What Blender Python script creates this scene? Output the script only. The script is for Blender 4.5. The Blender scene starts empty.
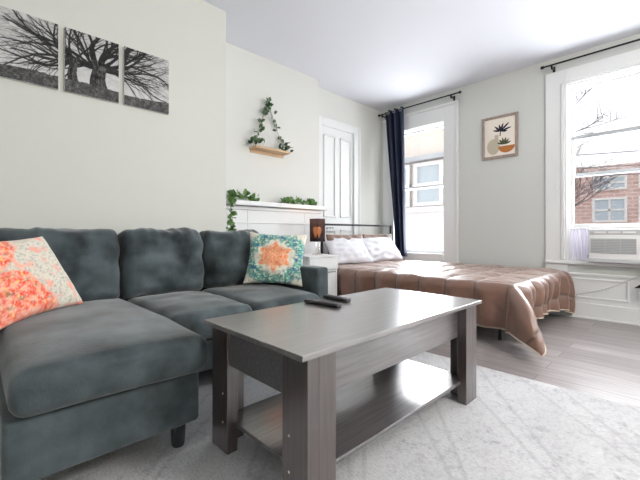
import bpy, bmesh, math, random
import numpy as np
from mathutils import Vector, Matrix, noise
random.seed(7)
S = bpy.context.scene
C = S.collection
PI = math.pi

# ------------------------------------------------------------------ materials
def mat(name, col, rough=.6, metal=0., spec=.5, var=None, nscale=20, bump=0, bscale=80, sheen=0, coat=0,
        ior=None, stretch=None, detail=4, coat_r=.1, coat_ior=1.5, emit=None, estr=0):
    m = bpy.data.materials.new(name); m.use_nodes = True
    nt = m.node_tree; b = nt.nodes['Principled BSDF']
    b.inputs['Base Color'].default_value = (*col, 1)
    b.inputs['Roughness'].default_value = rough
    b.inputs['Metallic'].default_value = metal
    b.inputs['Specular IOR Level'].default_value = spec
    if ior: b.inputs['IOR'].default_value = ior
    if sheen:
        b.inputs['Sheen Weight'].default_value = sheen
        b.inputs['Sheen Roughness'].default_value = .4
    if coat:
        b.inputs['Coat Weight'].default_value = coat
        b.inputs['Coat Roughness'].default_value = coat_r
        b.inputs['Coat IOR'].default_value = coat_ior
    if emit:
        b.inputs['Emission Color'].default_value = (*emit, 1); b.inputs['Emission Strength'].default_value = estr
    tc = nt.nodes.new('ShaderNodeTexCoord'); mp = nt.nodes.new('ShaderNodeMapping')
    nt.links.new(tc.outputs['Object'], mp.inputs['Vector'])
    if stretch: mp.inputs['Scale'].default_value = stretch
    if var:
        n = nt.nodes.new('ShaderNodeTexNoise'); n.inputs['Scale'].default_value = nscale; n.inputs['Detail'].default_value = detail
        nt.links.new(mp.outputs[0], n.inputs['Vector'])
        r = nt.nodes.new('ShaderNodeValToRGB')
        r.color_ramp.elements[0].position = .3; r.color_ramp.elements[1].position = .7
        r.color_ramp.elements[0].color = (*col, 1); r.color_ramp.elements[1].color = (*var, 1)
        nt.links.new(n.outputs['Fac'], r.inputs[0]); nt.links.new(r.outputs[0], b.inputs['Base Color'])
    if bump:
        n2 = nt.nodes.new('ShaderNodeTexNoise'); n2.inputs['Scale'].default_value = bscale; n2.inputs['Detail'].default_value = 5
        nt.links.new(mp.outputs[0], n2.inputs['Vector'])
        bp = nt.nodes.new('ShaderNodeBump'); bp.inputs['Strength'].default_value = bump; bp.inputs['Distance'].default_value = .01
        nt.links.new(n2.outputs['Fac'], bp.inputs['Height']); nt.links.new(bp.outputs[0], b.inputs['Normal'])
    return m

def attr_mat(name, rough=.8, spec=.2, sheen=0):
    m = bpy.data.materials.new(name); m.use_nodes = True
    nt = m.node_tree; b = nt.nodes['Principled BSDF']
    a = nt.nodes.new('ShaderNodeVertexColor'); a.layer_name = 'print'
    nt.links.new(a.outputs['Color'], b.inputs['Base Color'])
    b.inputs['Roughness'].default_value = rough; b.inputs['Specular IOR Level'].default_value = spec
    b.inputs['Sheen Weight'].default_value = sheen
    return m

def glass_mat():
    m = bpy.data.materials.new('window glass'); m.use_nodes = True
    nt = m.node_tree; nt.nodes.clear()
    o = nt.nodes.new('ShaderNodeOutputMaterial'); t = nt.nodes.new('ShaderNodeBsdfTransparent'); g = nt.nodes.new('ShaderNodeBsdfGlossy')
    g.inputs['Roughness'].default_value = .02
    mx = nt.nodes.new('ShaderNodeMixShader'); mx.inputs[0].default_value = .045
    nt.links.new(t.outputs[0], mx.inputs[1]); nt.links.new(g.outputs[0], mx.inputs[2])
    nt.links.new(mx.outputs[0], o.inputs[0]); return m

def shade_mat():
    m = bpy.data.materials.new('sheer grey lampshade'); m.use_nodes = True
    nt = m.node_tree; nt.nodes.clear()
    o = nt.nodes.new('ShaderNodeOutputMaterial'); t = nt.nodes.new('ShaderNodeBsdfTransparent'); d = nt.nodes.new('ShaderNodeBsdfDiffuse'); tr = nt.nodes.new('ShaderNodeBsdfTranslucent')
    d.inputs[0].default_value = (.10, .08, .085, 1); tr.inputs[0].default_value = (.06, .05, .055, 1); t.inputs[0].default_value = (.60, .57, .58, 1)
    a = nt.nodes.new('ShaderNodeMixShader'); a.inputs[0].default_value = .5
    b = nt.nodes.new('ShaderNodeMixShader'); b.inputs[0].default_value = .35
    nt.links.new(d.outputs[0], a.inputs[1]); nt.links.new(tr.outputs[0], a.inputs[2])
    nt.links.new(a.outputs[0], b.inputs[1]); nt.links.new(t.outputs[0], b.inputs[2]); nt.links.new(b.outputs[0], o.inputs[0])
    return m

def floor_mat():
    m = bpy.data.materials.new('grey brown wood planks'); m.use_nodes = True
    nt = m.node_tree; b = nt.nodes['Principled BSDF']; L = nt.links.new; N = nt.nodes.new
    tc = N('ShaderNodeTexCoord')
    br = N('ShaderNodeTexBrick'); br.inputs['Scale'].default_value = 1; br.inputs['Brick Width'].default_value = 1.2; br.inputs['Row Height'].default_value = .15
    br.inputs['Mortar Size'].default_value = .0022; br.inputs['Color1'].default_value = (.29, .26, .255, 1); br.inputs['Color2'].default_value = (.42, .39, .385, 1)
    br.inputs['Mortar'].default_value = (.16, .14, .14, 1); br.offset = .37
    L(tc.outputs['Object'], br.inputs['Vector'])
    mp = N('ShaderNodeMapping'); mp.inputs['Scale'].default_value = (2, 30, 1); L(tc.outputs['Object'], mp.inputs[0])
    n = N('ShaderNodeTexNoise'); n.inputs['Scale'].default_value = 1.6; n.inputs['Detail'].default_value = 6; L(mp.outputs[0], n.inputs[0])
    mx = N('ShaderNodeMix'); mx.data_type = 'RGBA'; mx.blend_type = 'MULTIPLY'; mx.inputs[0].default_value = .6
    r = N('ShaderNodeValToRGB'); r.color_ramp.elements[0].position = .3; r.color_ramp.elements[0].color = (.55, .52, .5, 1); r.color_ramp.elements[1].position = .65; r.color_ramp.elements[1].color = (1.1, 1.1, 1.12, 1)
    L(n.outputs[0], r.inputs[0]); L(br.outputs[0], mx.inputs[6]); L(r.outputs[0], mx.inputs[7]); L(mx.outputs[2], b.inputs['Base Color'])
    b.inputs['Roughness'].default_value = .33
    return m

def rug_mat():
    m = bpy.data.materials.new('distressed pale rug'); m.use_nodes = True
    nt = m.node_tree; b = nt.nodes['Principled BSDF']; L = nt.links.new; N = nt.nodes.new
    tc = N('ShaderNodeTexCoord')
    def noise_(sc, det, rough=.6, mscale=None):
        n = N('ShaderNodeTexNoise'); n.inputs['Scale'].default_value = sc; n.inputs['Detail'].default_value = det; n.inputs['Roughness'].default_value = rough
        if mscale:
            mp = N('ShaderNodeMapping'); mp.inputs['Scale'].default_value = mscale; L(tc.outputs['Object'], mp.inputs[0]); L(mp.outputs[0], n.inputs[0])
        else: L(tc.outputs['Object'], n.inputs[0])
        return n
    n1 = noise_(20, 9, .78); n2 = noise_(3.0, 5, .7); n3 = noise_(1, 6, .7, (60, 150, 1))
    r1 = N('ShaderNodeValToRGB'); e = r1.color_ramp.elements; e[0].position = .36; e[0].color = (.55, .55, .56, 1); e[1].position = .5; e[1].color = (.89, .89, .9, 1)
    L(n1.outputs[0], r1.inputs[0])
    r2 = N('ShaderNodeValToRGB'); e = r2.color_ramp.elements; e[0].position = .38; e[0].color = (.0, .0, .0, 1); e[1].position = .6; e[1].color = (1, 1, 1, 1)
    L(n2.outputs[0], r2.inputs[0])
    mx = N('ShaderNodeMix'); mx.data_type = 'RGBA'; L(r2.outputs[0], mx.inputs[0]); L(r1.outputs[0], mx.inputs[6]); mx.inputs[7].default_value = (.9, .9, .9, 1)
    # faded lattice lines woven into the rug
    wv = []
    for rot in (-PI/4, -PI/4+.12):
        mp = N('ShaderNodeMapping'); mp.inputs['Rotation'].default_value = (0, 0, rot); L(tc.outputs['Object'], mp.inputs[0])
        w = N('ShaderNodeTexWave'); w.inputs['Scale'].default_value = .9; w.inputs['Distortion'].default_value = .3; w.inputs['Detail'].default_value = 2
        L(mp.outputs[0], w.inputs[0]); rr = N('ShaderNodeValToRGB'); q = rr.color_ramp.elements; q[0].position = .988; q[0].color = (0, 0, 0, 1); q[1].position = 1.0; q[1].color = (1, 1, 1, 1)
        L(w.outputs['Fac'], rr.inputs[0]); wv.append(rr)
    ad = N('ShaderNodeMath'); ad.operation = 'MAXIMUM'; L(wv[0].outputs[0], ad.inputs[0]); L(wv[1].outputs[0], ad.inputs[1])
    mu = N('ShaderNodeMath'); mu.operation = 'MULTIPLY'; L(ad.outputs[0], mu.inputs[0]); mu.inputs[1].default_value = .3
    mx2 = N('ShaderNodeMix'); mx2.data_type = 'RGBA'; L(mu.outputs[0], mx2.inputs[0]); L(mx.outputs[2], mx2.inputs[6]); mx2.inputs[7].default_value = (.55, .55, .56, 1)
    r3 = N('ShaderNodeValToRGB'); e = r3.color_ramp.elements; e[0].position = .36; e[0].color = (.76, .76, .78, 1); e[1].position = .54; e[1].color = (1, 1, 1, 1); L(n3.outputs[0], r3.inputs[0])
    mx3 = N('ShaderNodeMix'); mx3.data_type = 'RGBA'; mx3.blend_type = 'MULTIPLY'; mx3.inputs[0].default_value = 1; L(mx2.outputs[2], mx3.inputs[6]); L(r3.outputs[0], mx3.inputs[7])
    L(mx3.outputs[2], b.inputs['Base Color']); b.inputs['Roughness'].default_value = .95; b.inputs['Specular IOR Level'].default_value = .1
    bp = N('ShaderNodeBump'); bp.inputs['Strength'].default_value = .5; bp.inputs['Distance'].default_value = .004; L(n1.outputs[0], bp.inputs['Height']); L(bp.outputs[0], b.inputs['Normal'])
    return m

def brick_mat():
    m = bpy.data.materials.new('red brick'); m.use_nodes = True
    nt = m.node_tree; b = nt.nodes['Principled BSDF']; N = nt.nodes.new; L = nt.links.new
    tc = N('ShaderNodeTexCoord'); mp = N('ShaderNodeMapping'); mp.inputs['Rotation'].default_value = (PI/2, 0, 0); L(tc.outputs['Object'], mp.inputs[0])
    br = N('ShaderNodeTexBrick'); br.inputs['Scale'].default_value = 1; br.inputs['Brick Width'].default_value = .5; br.inputs['Row Height'].default_value = .2; br.inputs['Mortar Size'].default_value = .02
    br.inputs['Color1'].default_value = (.56, .34, .29, 1); br.inputs['Color2'].default_value = (.68, .46, .40, 1); br.inputs['Mortar'].default_value = (.75, .6, .55, 1)
    L(mp.outputs[0], br.inputs[0]); L(br.outputs[0], b.inputs['Base Color']); b.inputs['Roughness'].default_value = .9
    return m

M = dict(
    wall_warm=mat('warm cream paint', (.60, .605, .56), .7, bump=.03, bscale=60),
    wall_pale=mat('pale grey green paint', (.645, .65, .62), .7, bump=.03, bscale=60),
    wall_grey=mat('soft grey paint', (.585, .60, .58), .7, bump=.03, bscale=60),
    ceil=mat('white ceiling paint', (.72, .735, .79), .8),
    white=mat('white trim paint', (.72, .73, .73), .35),
    door=mat('white door paint', (.70, .71, .71), .4),
    floor=floor_mat(), rug=rug_mat(),
    velvet=mat('slate grey velvet', (.013, .019, .021), .75, var=(.095, .120, .130), nscale=6, sheen=.38, bump=.2, bscale=130, spec=.25, detail=8),
    blackleg=mat('dark plastic leg', (.04, .045, .05), .4),
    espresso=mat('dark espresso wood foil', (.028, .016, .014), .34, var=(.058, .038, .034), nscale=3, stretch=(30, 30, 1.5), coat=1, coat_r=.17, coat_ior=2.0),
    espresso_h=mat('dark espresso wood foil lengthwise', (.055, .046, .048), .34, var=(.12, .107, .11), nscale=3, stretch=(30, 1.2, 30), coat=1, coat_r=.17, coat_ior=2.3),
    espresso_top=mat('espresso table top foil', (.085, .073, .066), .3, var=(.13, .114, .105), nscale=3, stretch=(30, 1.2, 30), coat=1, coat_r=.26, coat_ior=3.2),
    screw=mat('pale screw cap', (.5, .48, .45), .4),
    blackplastic=mat('black plastic', (.012, .012, .014), .35),
    keys=mat('grey rubber keys', (.09, .09, .1), .6),
    blackmetal=mat('black metal', (.02, .02, .022), .4, metal=.6),
    greymetal=mat('brushed nickel', (.5, .5, .5), .3, metal=1),
    chrome=mat('chrome', (.7, .7, .7), .12, metal=1),
    satin=mat('brown satin', (.17, .076, .043), .42, sheen=.5, spec=.8, bump=.12, bscale=14, coat=1, coat_r=.45),
    satin_dark=mat('brown satin back', (.2, .13, .09), .5, sheen=.3),
    cream_edge=mat('cream piping', (.65, .55, .45), .6),
    whitecloth=mat('white cotton', (.72, .72, .77), .8, bump=.2, bscale=9),
    mattress=mat('white mattress fabric', (.7, .7, .7), .9),
    navy=mat('navy blackout fabric', (.008, .015, .045), .55, sheen=.15, bump=.1, bscale=200),
    blackcloth=mat('black curtain fabric', (.01, .01, .013), .7),
    pine=mat('light pine wood', (.50, .33, .19), .5, var=(.62, .44, .27), nscale=3, stretch=(30, 2, 30)),
    frame=mat('greyed wood frame', (.25, .19, .16), .6, var=(.38, .31, .27), nscale=8, stretch=(12, 3, 3)),
    leaf=mat('green ivy leaf', (.045, .13, .03), .5, var=(.14, .27, .06), nscale=30),
    leafd=mat('deep green ivy leaf', (.02, .06, .02), .5, var=(.06, .13, .04), nscale=30),
    stem=mat('brown vine stem', (.09, .08, .03), .7),
    rope=mat('jute rope', (.55, .48, .38), .8),
    glass=glass_mat(), shade=shade_mat(),
    bulb=mat('warm bulb', (1, .7, .4), .5, emit=(1, .42, .14), estr=5),
    acwhite=mat('white appliance plastic', (.78, .78, .78), .4),
    acgrey=mat('grey louvre plastic', (.50, .51, .52), .5),
    acdark=mat('darker grey plastic', (.35, .36, .37), .6),  # darker grey for the grille back and control marks
    blue=mat('blue sticker', (.03, .28, .48), .4),
    pleat=mat('pale pleated vinyl', (.72, .70, .75), .5),
    greyrail=mat('backlit grey sash paint', (.46, .48, .50), .5),  # backlit shade of the sash rails put into their grey
    cord=mat('pale grey cable', (.42, .42, .42), .5),
    socket=mat('grey socket plate', (.30, .30, .30), .4),
    brick=brick_mat(),
    stone=mat('pale limestone', (.8, .76, .72), .8),
    beige=mat('pale beige siding', (.80, .72, .64), .8),
    siding=mat('white vinyl siding', (.88, .84, .84), .7),
    extglass=mat('far window glass', (.50, .56, .60), .15),
    asphalt=mat('grey asphalt', (.3, .3, .3), .9),
    bark=mat('bare bark', (.16, .12, .13), .9),
    print=attr_mat('printed canvas'), fabricprint=attr_mat('printed fabric', .9, .1, .2),
    canvas=mat('white canvas edge', (.7, .7, .68), .9),
    lampglass=mat('opal lamp glass', (.9, .9, .88), .4, emit=(1, .95, .88), estr=3),
)

# ------------------------------------------------------------------ helpers
def box(bm, x0, x1, y0, y1, z0, z1, bev=0, seg=2):
    r = bmesh.ops.create_cube(bm, size=1)
    vs = r['verts']
    for v in vs:
        v.co = Vector(((x0+x1)/2 + v.co.x*(x1-x0), (y0+y1)/2 + v.co.y*(y1-y0), (z0+z1)/2 + v.co.z*(z1-z0)))
    if bev:
        es = list({e for v in vs for e in v.link_edges})
        bmesh.ops.bevel(bm, geom=es, offset=bev, segments=seg, affect='EDGES', profile=.5)
    return bm

def tube(bm, pts, r, n=8, cap=True):
    pts = [Vector(p) for p in pts]; rings = []
    up = Vector((0, 0, 1)); prev = None
    for i, p in enumerate(pts):
        t = (pts[min(i+1, len(pts)-1)] - pts[max(i-1, 0)]).normalized()
        if prev is None:
            a = up if abs(t.dot(up)) < .9 else Vector((1, 0, 0)); s = t.cross(a).normalized()
        else:
            s = (prev - t*prev.dot(t)).normalized()
        prev = s; q = t.cross(s)
        rr = r(i/(len(pts)-1)) if callable(r) else r
        rings.append([bm.verts.new(p + (s*math.cos(2*PI*k/n) + q*math.sin(2*PI*k/n))*rr) for k in range(n)])
    for A, B in zip(rings, rings[1:]):
        for k in range(n): bm.faces.new((A[k], A[(k+1) % n], B[(k+1) % n], B[k]))
    if cap:
        bm.faces.new(rings[0][::-1]); bm.faces.new(rings[-1])
    return bm

def lathe(bm, cx, cy, prof, n=24):
    rings = []
    for r, z in prof:
        rings.append([bm.verts.new((cx + r*math.cos(2*PI*k/n), cy + r*math.sin(2*PI*k/n), z)) for k in range(n)])
    for A, B in zip(rings, rings[1:]):
        for k in range(n): bm.faces.new((A[k], A[(k+1) % n], B[(k+1) % n], B[k]))
    bm.faces.new(rings[0][::-1]); bm.faces.new(rings[-1])
    return bm

def grid(bm, nu, nv, f, close=False):
    V = [[bm.verts.new(f(i/nu, j/nv)) for j in range(nv+1)] for i in range(nu+1)]
    for i in range(nu):
        for j in range(nv): bm.faces.new((V[i][j], V[i+1][j], V[i+1][j+1], V[i][j+1]))
    return V

def B(): return bmesh.new()

def base_of(bm):
    xs = [v.co.x for v in bm.verts]; ys = [v.co.y for v in bm.verts]; zs = [v.co.z for v in bm.verts]
    return Vector(((min(xs)+max(xs))/2, (min(ys)+max(ys))/2, min(zs)))

def root_of(o):
    while o.parent: o = o.parent
    return o

def obj(name, bm, m, parent=None, smooth=False, label=None, cat=None, group=None, kind=None, mats=None):
    """Link one mesh object; verts are given in world coordinates."""
    base = Vector(root_of(parent).location) if parent else base_of(bm)
    for v in bm.verts: v.co -= base
    bmesh.ops.recalc_face_normals(bm, faces=bm.faces)
    me = bpy.data.meshes.new(name); bm.to_mesh(me); bm.free()
    for x in (mats or [m]): me.materials.append(x)
    if smooth:
        for p in me.polygons: p.use_smooth = True
        if smooth == 'auto':
            me.set_sharp_from_angle(angle=math.radians(40))
    o = bpy.data.objects.new(name, me); C.objects.link(o)
    if parent: o.parent = parent
    else: o.location = base
    tag(o, label, cat, group, kind)
    return o

def tag(o, label=None, cat=None, group=None, kind=None):
    for k, v in (('label', label), ('category', cat), ('group', group), ('kind', kind)):
        if v: o[k] = v
    return o

def thing(name, loc, label=None, cat=None, group=None, kind=None):
    o = bpy.data.objects.new(name, None); C.objects.link(o); o.location = loc; o.empty_display_size = .1
    return tag(o, label, cat, group, kind)

def struct(name, bm, m, smooth=False): return obj(name, bm, m, None, smooth, kind='structure')

def copy_tree(o, parent=None):
    c = o.copy(); C.objects.link(c)
    if parent: c.parent = parent
    for ch in list(o.children): copy_tree(ch, c)
    return c

def axis_pts(half, r, n):
    """positions along one axis, dense near the rounded edges"""
    e = [half - r*(1 - math.sin(a)) for a in (PI/2, PI/3, PI/6)]   # close to the face edge
    inner = half - r
    mid = [-inner + 2*inner*i/n for i in range(n+1)]
    out = [-half, -half + r*.3, -half + r*.65] + mid + [half - r*.65, half - r*.3, half]
    return out

def cushion(bm, x0, x1, y0, y1, z0, z1, r=.05, crown=0, crownx=0, wrinkle=0, wf=6, seed=0, tilt=0, n=14, sag=0, edge_wr=0, pinch=0):
    """a stuffed upholstery block: rounded, crowned, wrinkled"""
    c = Vector(((x0+x1)/2, (y0+y1)/2, (z0+z1)/2)); h = Vector(((x1-x0)/2, (y1-y0)/2, (z1-z0)/2))
    ax = [axis_pts(h[i], min(r, h[i]*.98), max(3, int(n*h[i]/max(h)))) for i in range(3)]
    cache = {}
    def V(p):
        k = tuple(round(q, 5) for q in p)
        if k in cache: return cache[k]
        p = Vector(p); inn = Vector([max(-(h[i]-r), min(h[i]-r, p[i])) for i in range(3)])
        d = p - inn
        q = inn + d.normalized()*r if d.length > 1e-9 else p
        a, b, g = q.x/h.x, q.y/h.y, q.z/h.z
        ca = max(0, 1-a*a); cb = max(0, 1-b*b); cg = max(0, 1-g*g)
        if crown: q.z += crown*(ca*cb)**.6*(1 if g > 0 else 0)*max(0, g)
        if crownx: q.x += crownx*(cb*cg)**.55*max(0, a)
        if pinch:
            q.y *= 1 - pinch*cg*.5 + pinch*.35*max(0, g)*0; q.z += -pinch*.25*h.z*cb*max(0, g)
        if sag: q.z -= sag*cb*max(0, g)
        if wrinkle:
            w = c + q
            nn = noise.noise(Vector((w.x*wf, w.y*wf, w.z*wf*1.6)) + Vector((seed*9.1, 0, 0)))
            q += Vector((a, b*.3, g)).normalized()*nn*wrinkle if (abs(a)+abs(b)+abs(g)) else Vector()
        if edge_wr:   # gathers running out of the top seam
            w = c + q
            t = max(0, g)**3
            s = math.sin(w.y*85 + 4*noise.noise(Vector((w.y*7, seed, 0)))) * max(0, noise.noise(Vector((w.y*5, seed*3.3, 2)))+.25)
            q.x += edge_wr*s*t*(1 if a > -.5 else 0); q.z += edge_wr*.5*s*t
        if tilt:
            ang = tilt; z = q.z + h.z
            q = Vector((q.x*math.cos(ang) - z*math.sin(ang), q.y, q.x*math.sin(ang) + z*math.cos(ang) - h.z))
        v = bm.verts.new(c + q); cache[k] = v; return v
    for ii in range(3):
        j, k = [(1, 2), (0, 2), (0, 1)][ii]
        for s in (-1, 1):
            for a in range(len(ax[j])-1):
                for b in range(len(ax[k])-1):
                    P = []
                    for da, db in ((0, 0), (1, 0), (1, 1), (0, 1)):
                        p = [0, 0, 0]; p[ii] = s*h[ii]; p[j] = ax[j][a+da]; p[k] = ax[k][b+db]; P.append(V(p))
                    if len(set(P)) == 4:
                        try: bm.faces.new(P)
                        except ValueError: pass
    return bm

def print_colors(o, fn):
    """colour attribute holding a printed design"""
    me = o.data; at = me.color_attributes.new('print', 'FLOAT_COLOR', 'POINT')
    for i, v in enumerate(me.vertices): at.data[i].color = (*fn(v.co), 1)

# ------------------------------------------------------------------ camera
f_px, yaw = 360.0, math.radians(46.1)
cam = bpy.data.cameras.new('camera'); co = bpy.data.objects.new('camera', cam); C.objects.link(co)
cam.sensor_fit = 'HORIZONTAL'; cam.sensor_width = 36; cam.lens = 36*f_px/640
cam.shift_y = -(240-233.3)/640
cam.clip_start = .02; cam.clip_end = 300
co.location = (0, 0, .85); co.rotation_euler = (PI/2, 0, yaw)
S.camera = co

# ------------------------------------------------------------------ room shell
XA, XB, XD, YW, CZ = -2.71, -3.14, -3.295, 4.44, 2.70
XR, YF = 2.3, -2.2
struct('floor', box(B(), -3.6, XR, YF, 4.7, -.08, 0), M['floor'])
struct('ceiling', box(B(), -3.6, XR, YF, 4.7, CZ, CZ+.1), M['ceil'])
struct('wall_left', box(B(), -3.6, XA, YF, 1.519, 0, CZ), M['wall_warm'])
struct('wall_chimney', box(B(), -3.6, XB, 1.519, 3.005, 0, CZ), M['wall_pale'])
struct('wall_alcove', box(B(), -3.6, XD, 3.005, YW, 0, CZ), M['wall_pale'])

bm = B(); box(bm, -2.71, XR+.1, YF-.1, YF, 0, CZ)
struct('wall_front', bm, M['wall_warm'])
struct('wall_right', box(B(), XR, XR+.1, YF, 4.68, 0, CZ), M['wall_grey'])
W1 = dict(x0=-3.0, x1=-2.305, z0=.60, z1=2.275)      # visible daylight openings (glass zone)
W2 = dict(x0=-.88, x1=.02, z0=.60, z1=2.36)
bm = B()
OP = [(-3.06, -2.245, .55, 2.33), (-.93, .07, .55, 2.41), (.95, 1.95, .55, 2.41)]
xs = [-3.6, OP[0][0], OP[0][1], OP[1][0], OP[1][1], OP[2][0], OP[2][1], XR]
for i in range(7):
    if i % 2:
        o_ = OP[i//2]
        box(bm, xs[i], xs[i+1], YW, YW+.24, 0, o_[2]); box(bm, xs[i], xs[i+1], YW, YW+.24, o_[3], CZ)
    else: box(bm, xs[i], xs[i+1], YW, YW+.24, 0, CZ)
bmesh.ops.remove_doubles(bm, verts=bm.verts, dist=1e-4)
struct('wall_back', bm, M['wall_grey'])

def pane(parent, x0, x1, z0, z1, y):
    obj('window_pane', box(B(), x0, x1, y, y+.004, z0, z1), M['glass'], parent)

def rect_frame(bm, x0, x1, z0, z1, y0, y1, w, wb=None, wt=None, bev=.003):
    wb = w if wb is None else wb; wt = w if wt is None else wt
    box(bm, x0, x0+w, y0, y1, z0, z1, bev, 1); box(bm, x1-w, x1, y0, y1, z0, z1, bev, 1)
    box(bm, x0+w, x1-w, y0, y1, z0, z0+wb, bev, 1); box(bm, x0+w, x1-w, y0, y1, z1-wt, z1, bev, 1)

# window 1 (behind the bed)
w = thing('window_1', (-2.65, YW, .5), kind='structure')
bm = B()
x0, x1, z0, z1 = -3.06, -2.245, .55, 2.33
box(bm, x0-.17, x0+.02, YW-.025, YW, .46, z1+.2, .004); box(bm, x1-.02, x1+.175, YW-.025, YW, .46, z1+.2, .004)
box(bm, x0+.02, x1-.02, YW-.025, YW, z1-.02, z1+.2, .004)
box(bm, x1+.145, x1+.175, YW-.04, YW-.02, .46, z1+.2, .006)
box(bm, x0-.17, x1+.175, YW-.045, YW, z1+.17, z1+.205, .008)
box(bm, x0+.02, x1-.02, YW-.03, YW, .46, z0+.03, .006)
obj('window_casing', bm, M['white'], w)
bm = B(); rect_frame(bm, x0, x1, z0, z1, YW+.0, YW+.2, .03); obj('window_frame', bm, M['white'], w)
bm = B(); rect_frame(bm, x0+.03, x1-.03, 1.475, z1-.03, YW+.10, YW+.135, .028); s_ = obj('upper_sash', bm, M['white'], w)
obj('window_pane', box(B(), x0+.058, x1-.058, YW+.115, YW+.119, 1.503, z1-.058), M['glass'], s_)
bm = B(); rect_frame(bm, x0+.03, x1-.03, .58, 1.51, YW+.06, YW+.095, .028, .04); s_ = obj('lower_sash', bm, M['white'], w)
obj('window_pane', box(B(), x0+.058, x1-.058, YW+.075, YW+.079, .62, 1.482), M['glass'], s_)

# window 2 (over the air conditioner)
w = thing('window_2', (-.4, YW, .45), kind='structure')
x0, x1, z0, z1 = -.93, .07, .55, 2.41
bm = B()
box(bm, x0-.175, x0+.02, YW-.025, YW, .45, z1+.14, .004); box(bm, x1-.02, x1+.175, YW-.025, YW, .45, z1+.14, .004)
box(bm, x0+.02, x1-.02, YW-.025, YW, z1-.02, z1+.14, .004)
box(bm, x0-.035, x0+.0, YW-.035, YW-.02, .58, z1+.0, .006)
box(bm, x0-.0, x1+.0, YW-.035, YW-.02, z1-.005, z1+.03, .006)
obj('window_casing', bm, M['white'], w)
obj('window_stool', box(B(), x0-.175, x1+.175, YW-.05, YW, .535, .565, .008), M['white'], w)
bm = B(); rect_frame(bm, x0, x1, z0, z1, YW, YW+.2, .032); obj('window_frame', bm, M['white'], w)
# upper sash in its place, lower sash raised onto the air conditioner
bm = B(); box(bm, x0+.032, x0+.06, YW+.12, YW+.15, 1.44, z1-.03); box(bm, x1-.06, x1-.032, YW+.12, YW+.15, 1.44, z1-.03); box(bm, x0+.06, x1-.06, YW+.12, YW+.15, z1-.055, z1-.03)
s_ = obj('upper_sash', bm, M['white'], w)
obj('sash_rail', box(B(), x0+.06, x1-.06, YW+.115, YW+.152, 1.44, 1.475, .004), M['greyrail'], s_)
obj('window_pane', box(B(), x0+.06, x1-.06, YW+.133, YW+.137, 1.475, z1-.055), M['glass'], s_)
bm = B(); box(bm, x0+.032, x0+.06, YW+.07, YW+.1, .905, 1.86); box(bm, x1-.06, x1-.032, YW+.07, YW+.1, .905, 1.86); box(bm, x0+.06, x1-.06, YW+.07, YW+.1, .905, .945, .004)
s_ = obj('lower_sash', bm, M['white'], w)
bm = B(); box(bm, x0+.05, x1-.05, YW+.065, YW+.103, 1.822, 1.862, .004); box(bm, -.78, -.70, YW+.045, YW+.075, 1.852, 1.872, .004); box(bm, -.18, -.10, YW+.045, YW+.075, 1.852, 1.872, .004)
obj('sash_rail', bm, M['greyrail'], s_)
obj('window_pane', box(B(), x0+.06, x1-.06, YW+.083, YW+.087, .945, 1.825), M['glass'], s_)

# window 3 (invented and out of view, added to light the room)
w = thing('added_window_3', (1.45, YW, .5), kind='structure')
x0, x1, z0, z1 = .95, 1.95, .55, 2.41
bm = B(); rect_frame(bm, x0-.14, x1+.14, z0-.1, z1+.14, YW-.025, YW, .15); obj('window_casing', bm, M['white'], w)
bm = B(); rect_frame(bm, x0, x1, z0, z1, YW+.08, YW+.14, .05); box(bm, x0, x1, YW+.08, YW+.14, 1.44, 1.48); obj('sash', bm, M['white'], w)
obj('window_pane', box(B(), x0+.05, x1-.05, YW+.1, YW+.104, .6, 2.36), M['glass'], w)

# wood panelling below window 2 and baseboards
bm = B()
box(bm, -1.105, .6, YW-.022, YW, 0, .45, .003)
for a, b_ in ((-1.0, -.42), (-.36, .22)):
    rect_frame(bm, a, b_, .20, .40, YW-.034, YW-.02, .018)
box(bm, -1.105, .6, YW-.04, YW-.018, .425, .452, .006)
struct('trim_1', bm, M['white'])
bm = B(); box(bm, -1.12, 1.6, YW-.045, YW-.02, 0, .155, .005); box(bm, -1.12, 1.6, YW-.06, YW-.02, 0, .02, .004); box(bm, -3.29, -1.121, YW-.025, YW, 0, .155, .005)
struct('baseboard_back', bm, M['white'])
struct('baseboard_left', box(B(), XA, XA+.018, YF, 1.519, 0, .13, .004), M['white'])

# door in the alcove
d = thing('door_1', (XD, 3.5, 0), kind='structure')
bm = B(); y0, y1, zt = 3.05, 3.925, 2.335
box(bm, XD, XD+.03, y0, y0+.13, 0, zt, .004); box(bm, XD, XD+.03, y1-.13, y1, 0, zt, .004); box(bm, XD, XD+.03, y0+.13, y1-.13, zt-.11, zt, .004)
box(bm, XD+.02, XD+.042, y1-.03, y1, 0, zt, .006); box(bm, XD+.02, XD+.042, y1-.135, y1-.11, 0, zt-.1, .006)
obj('door_casing', bm, M['white'], d)
bm = B(); box(bm, XD, XD+.012, y0+.13, y1-.13, 0, zt-.11)
for a, b_ in ((3.22, 3.44), (3.53, 3.75)):
    for c0, c1 in ((.25, .9), (1.06, 2.12)):
        for (p, q, r_, s2) in ((a, a+.022, c0, c1), (b_-.022, b_, c0, c1), (a, b_, c0, c0+.022), (a, b_, c1-.022, c1)):
            box(bm, XD+.008, XD+.026, p, q, r_, s2, .004, 1)
obj('door_panel', bm, M['door'], d)

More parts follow.
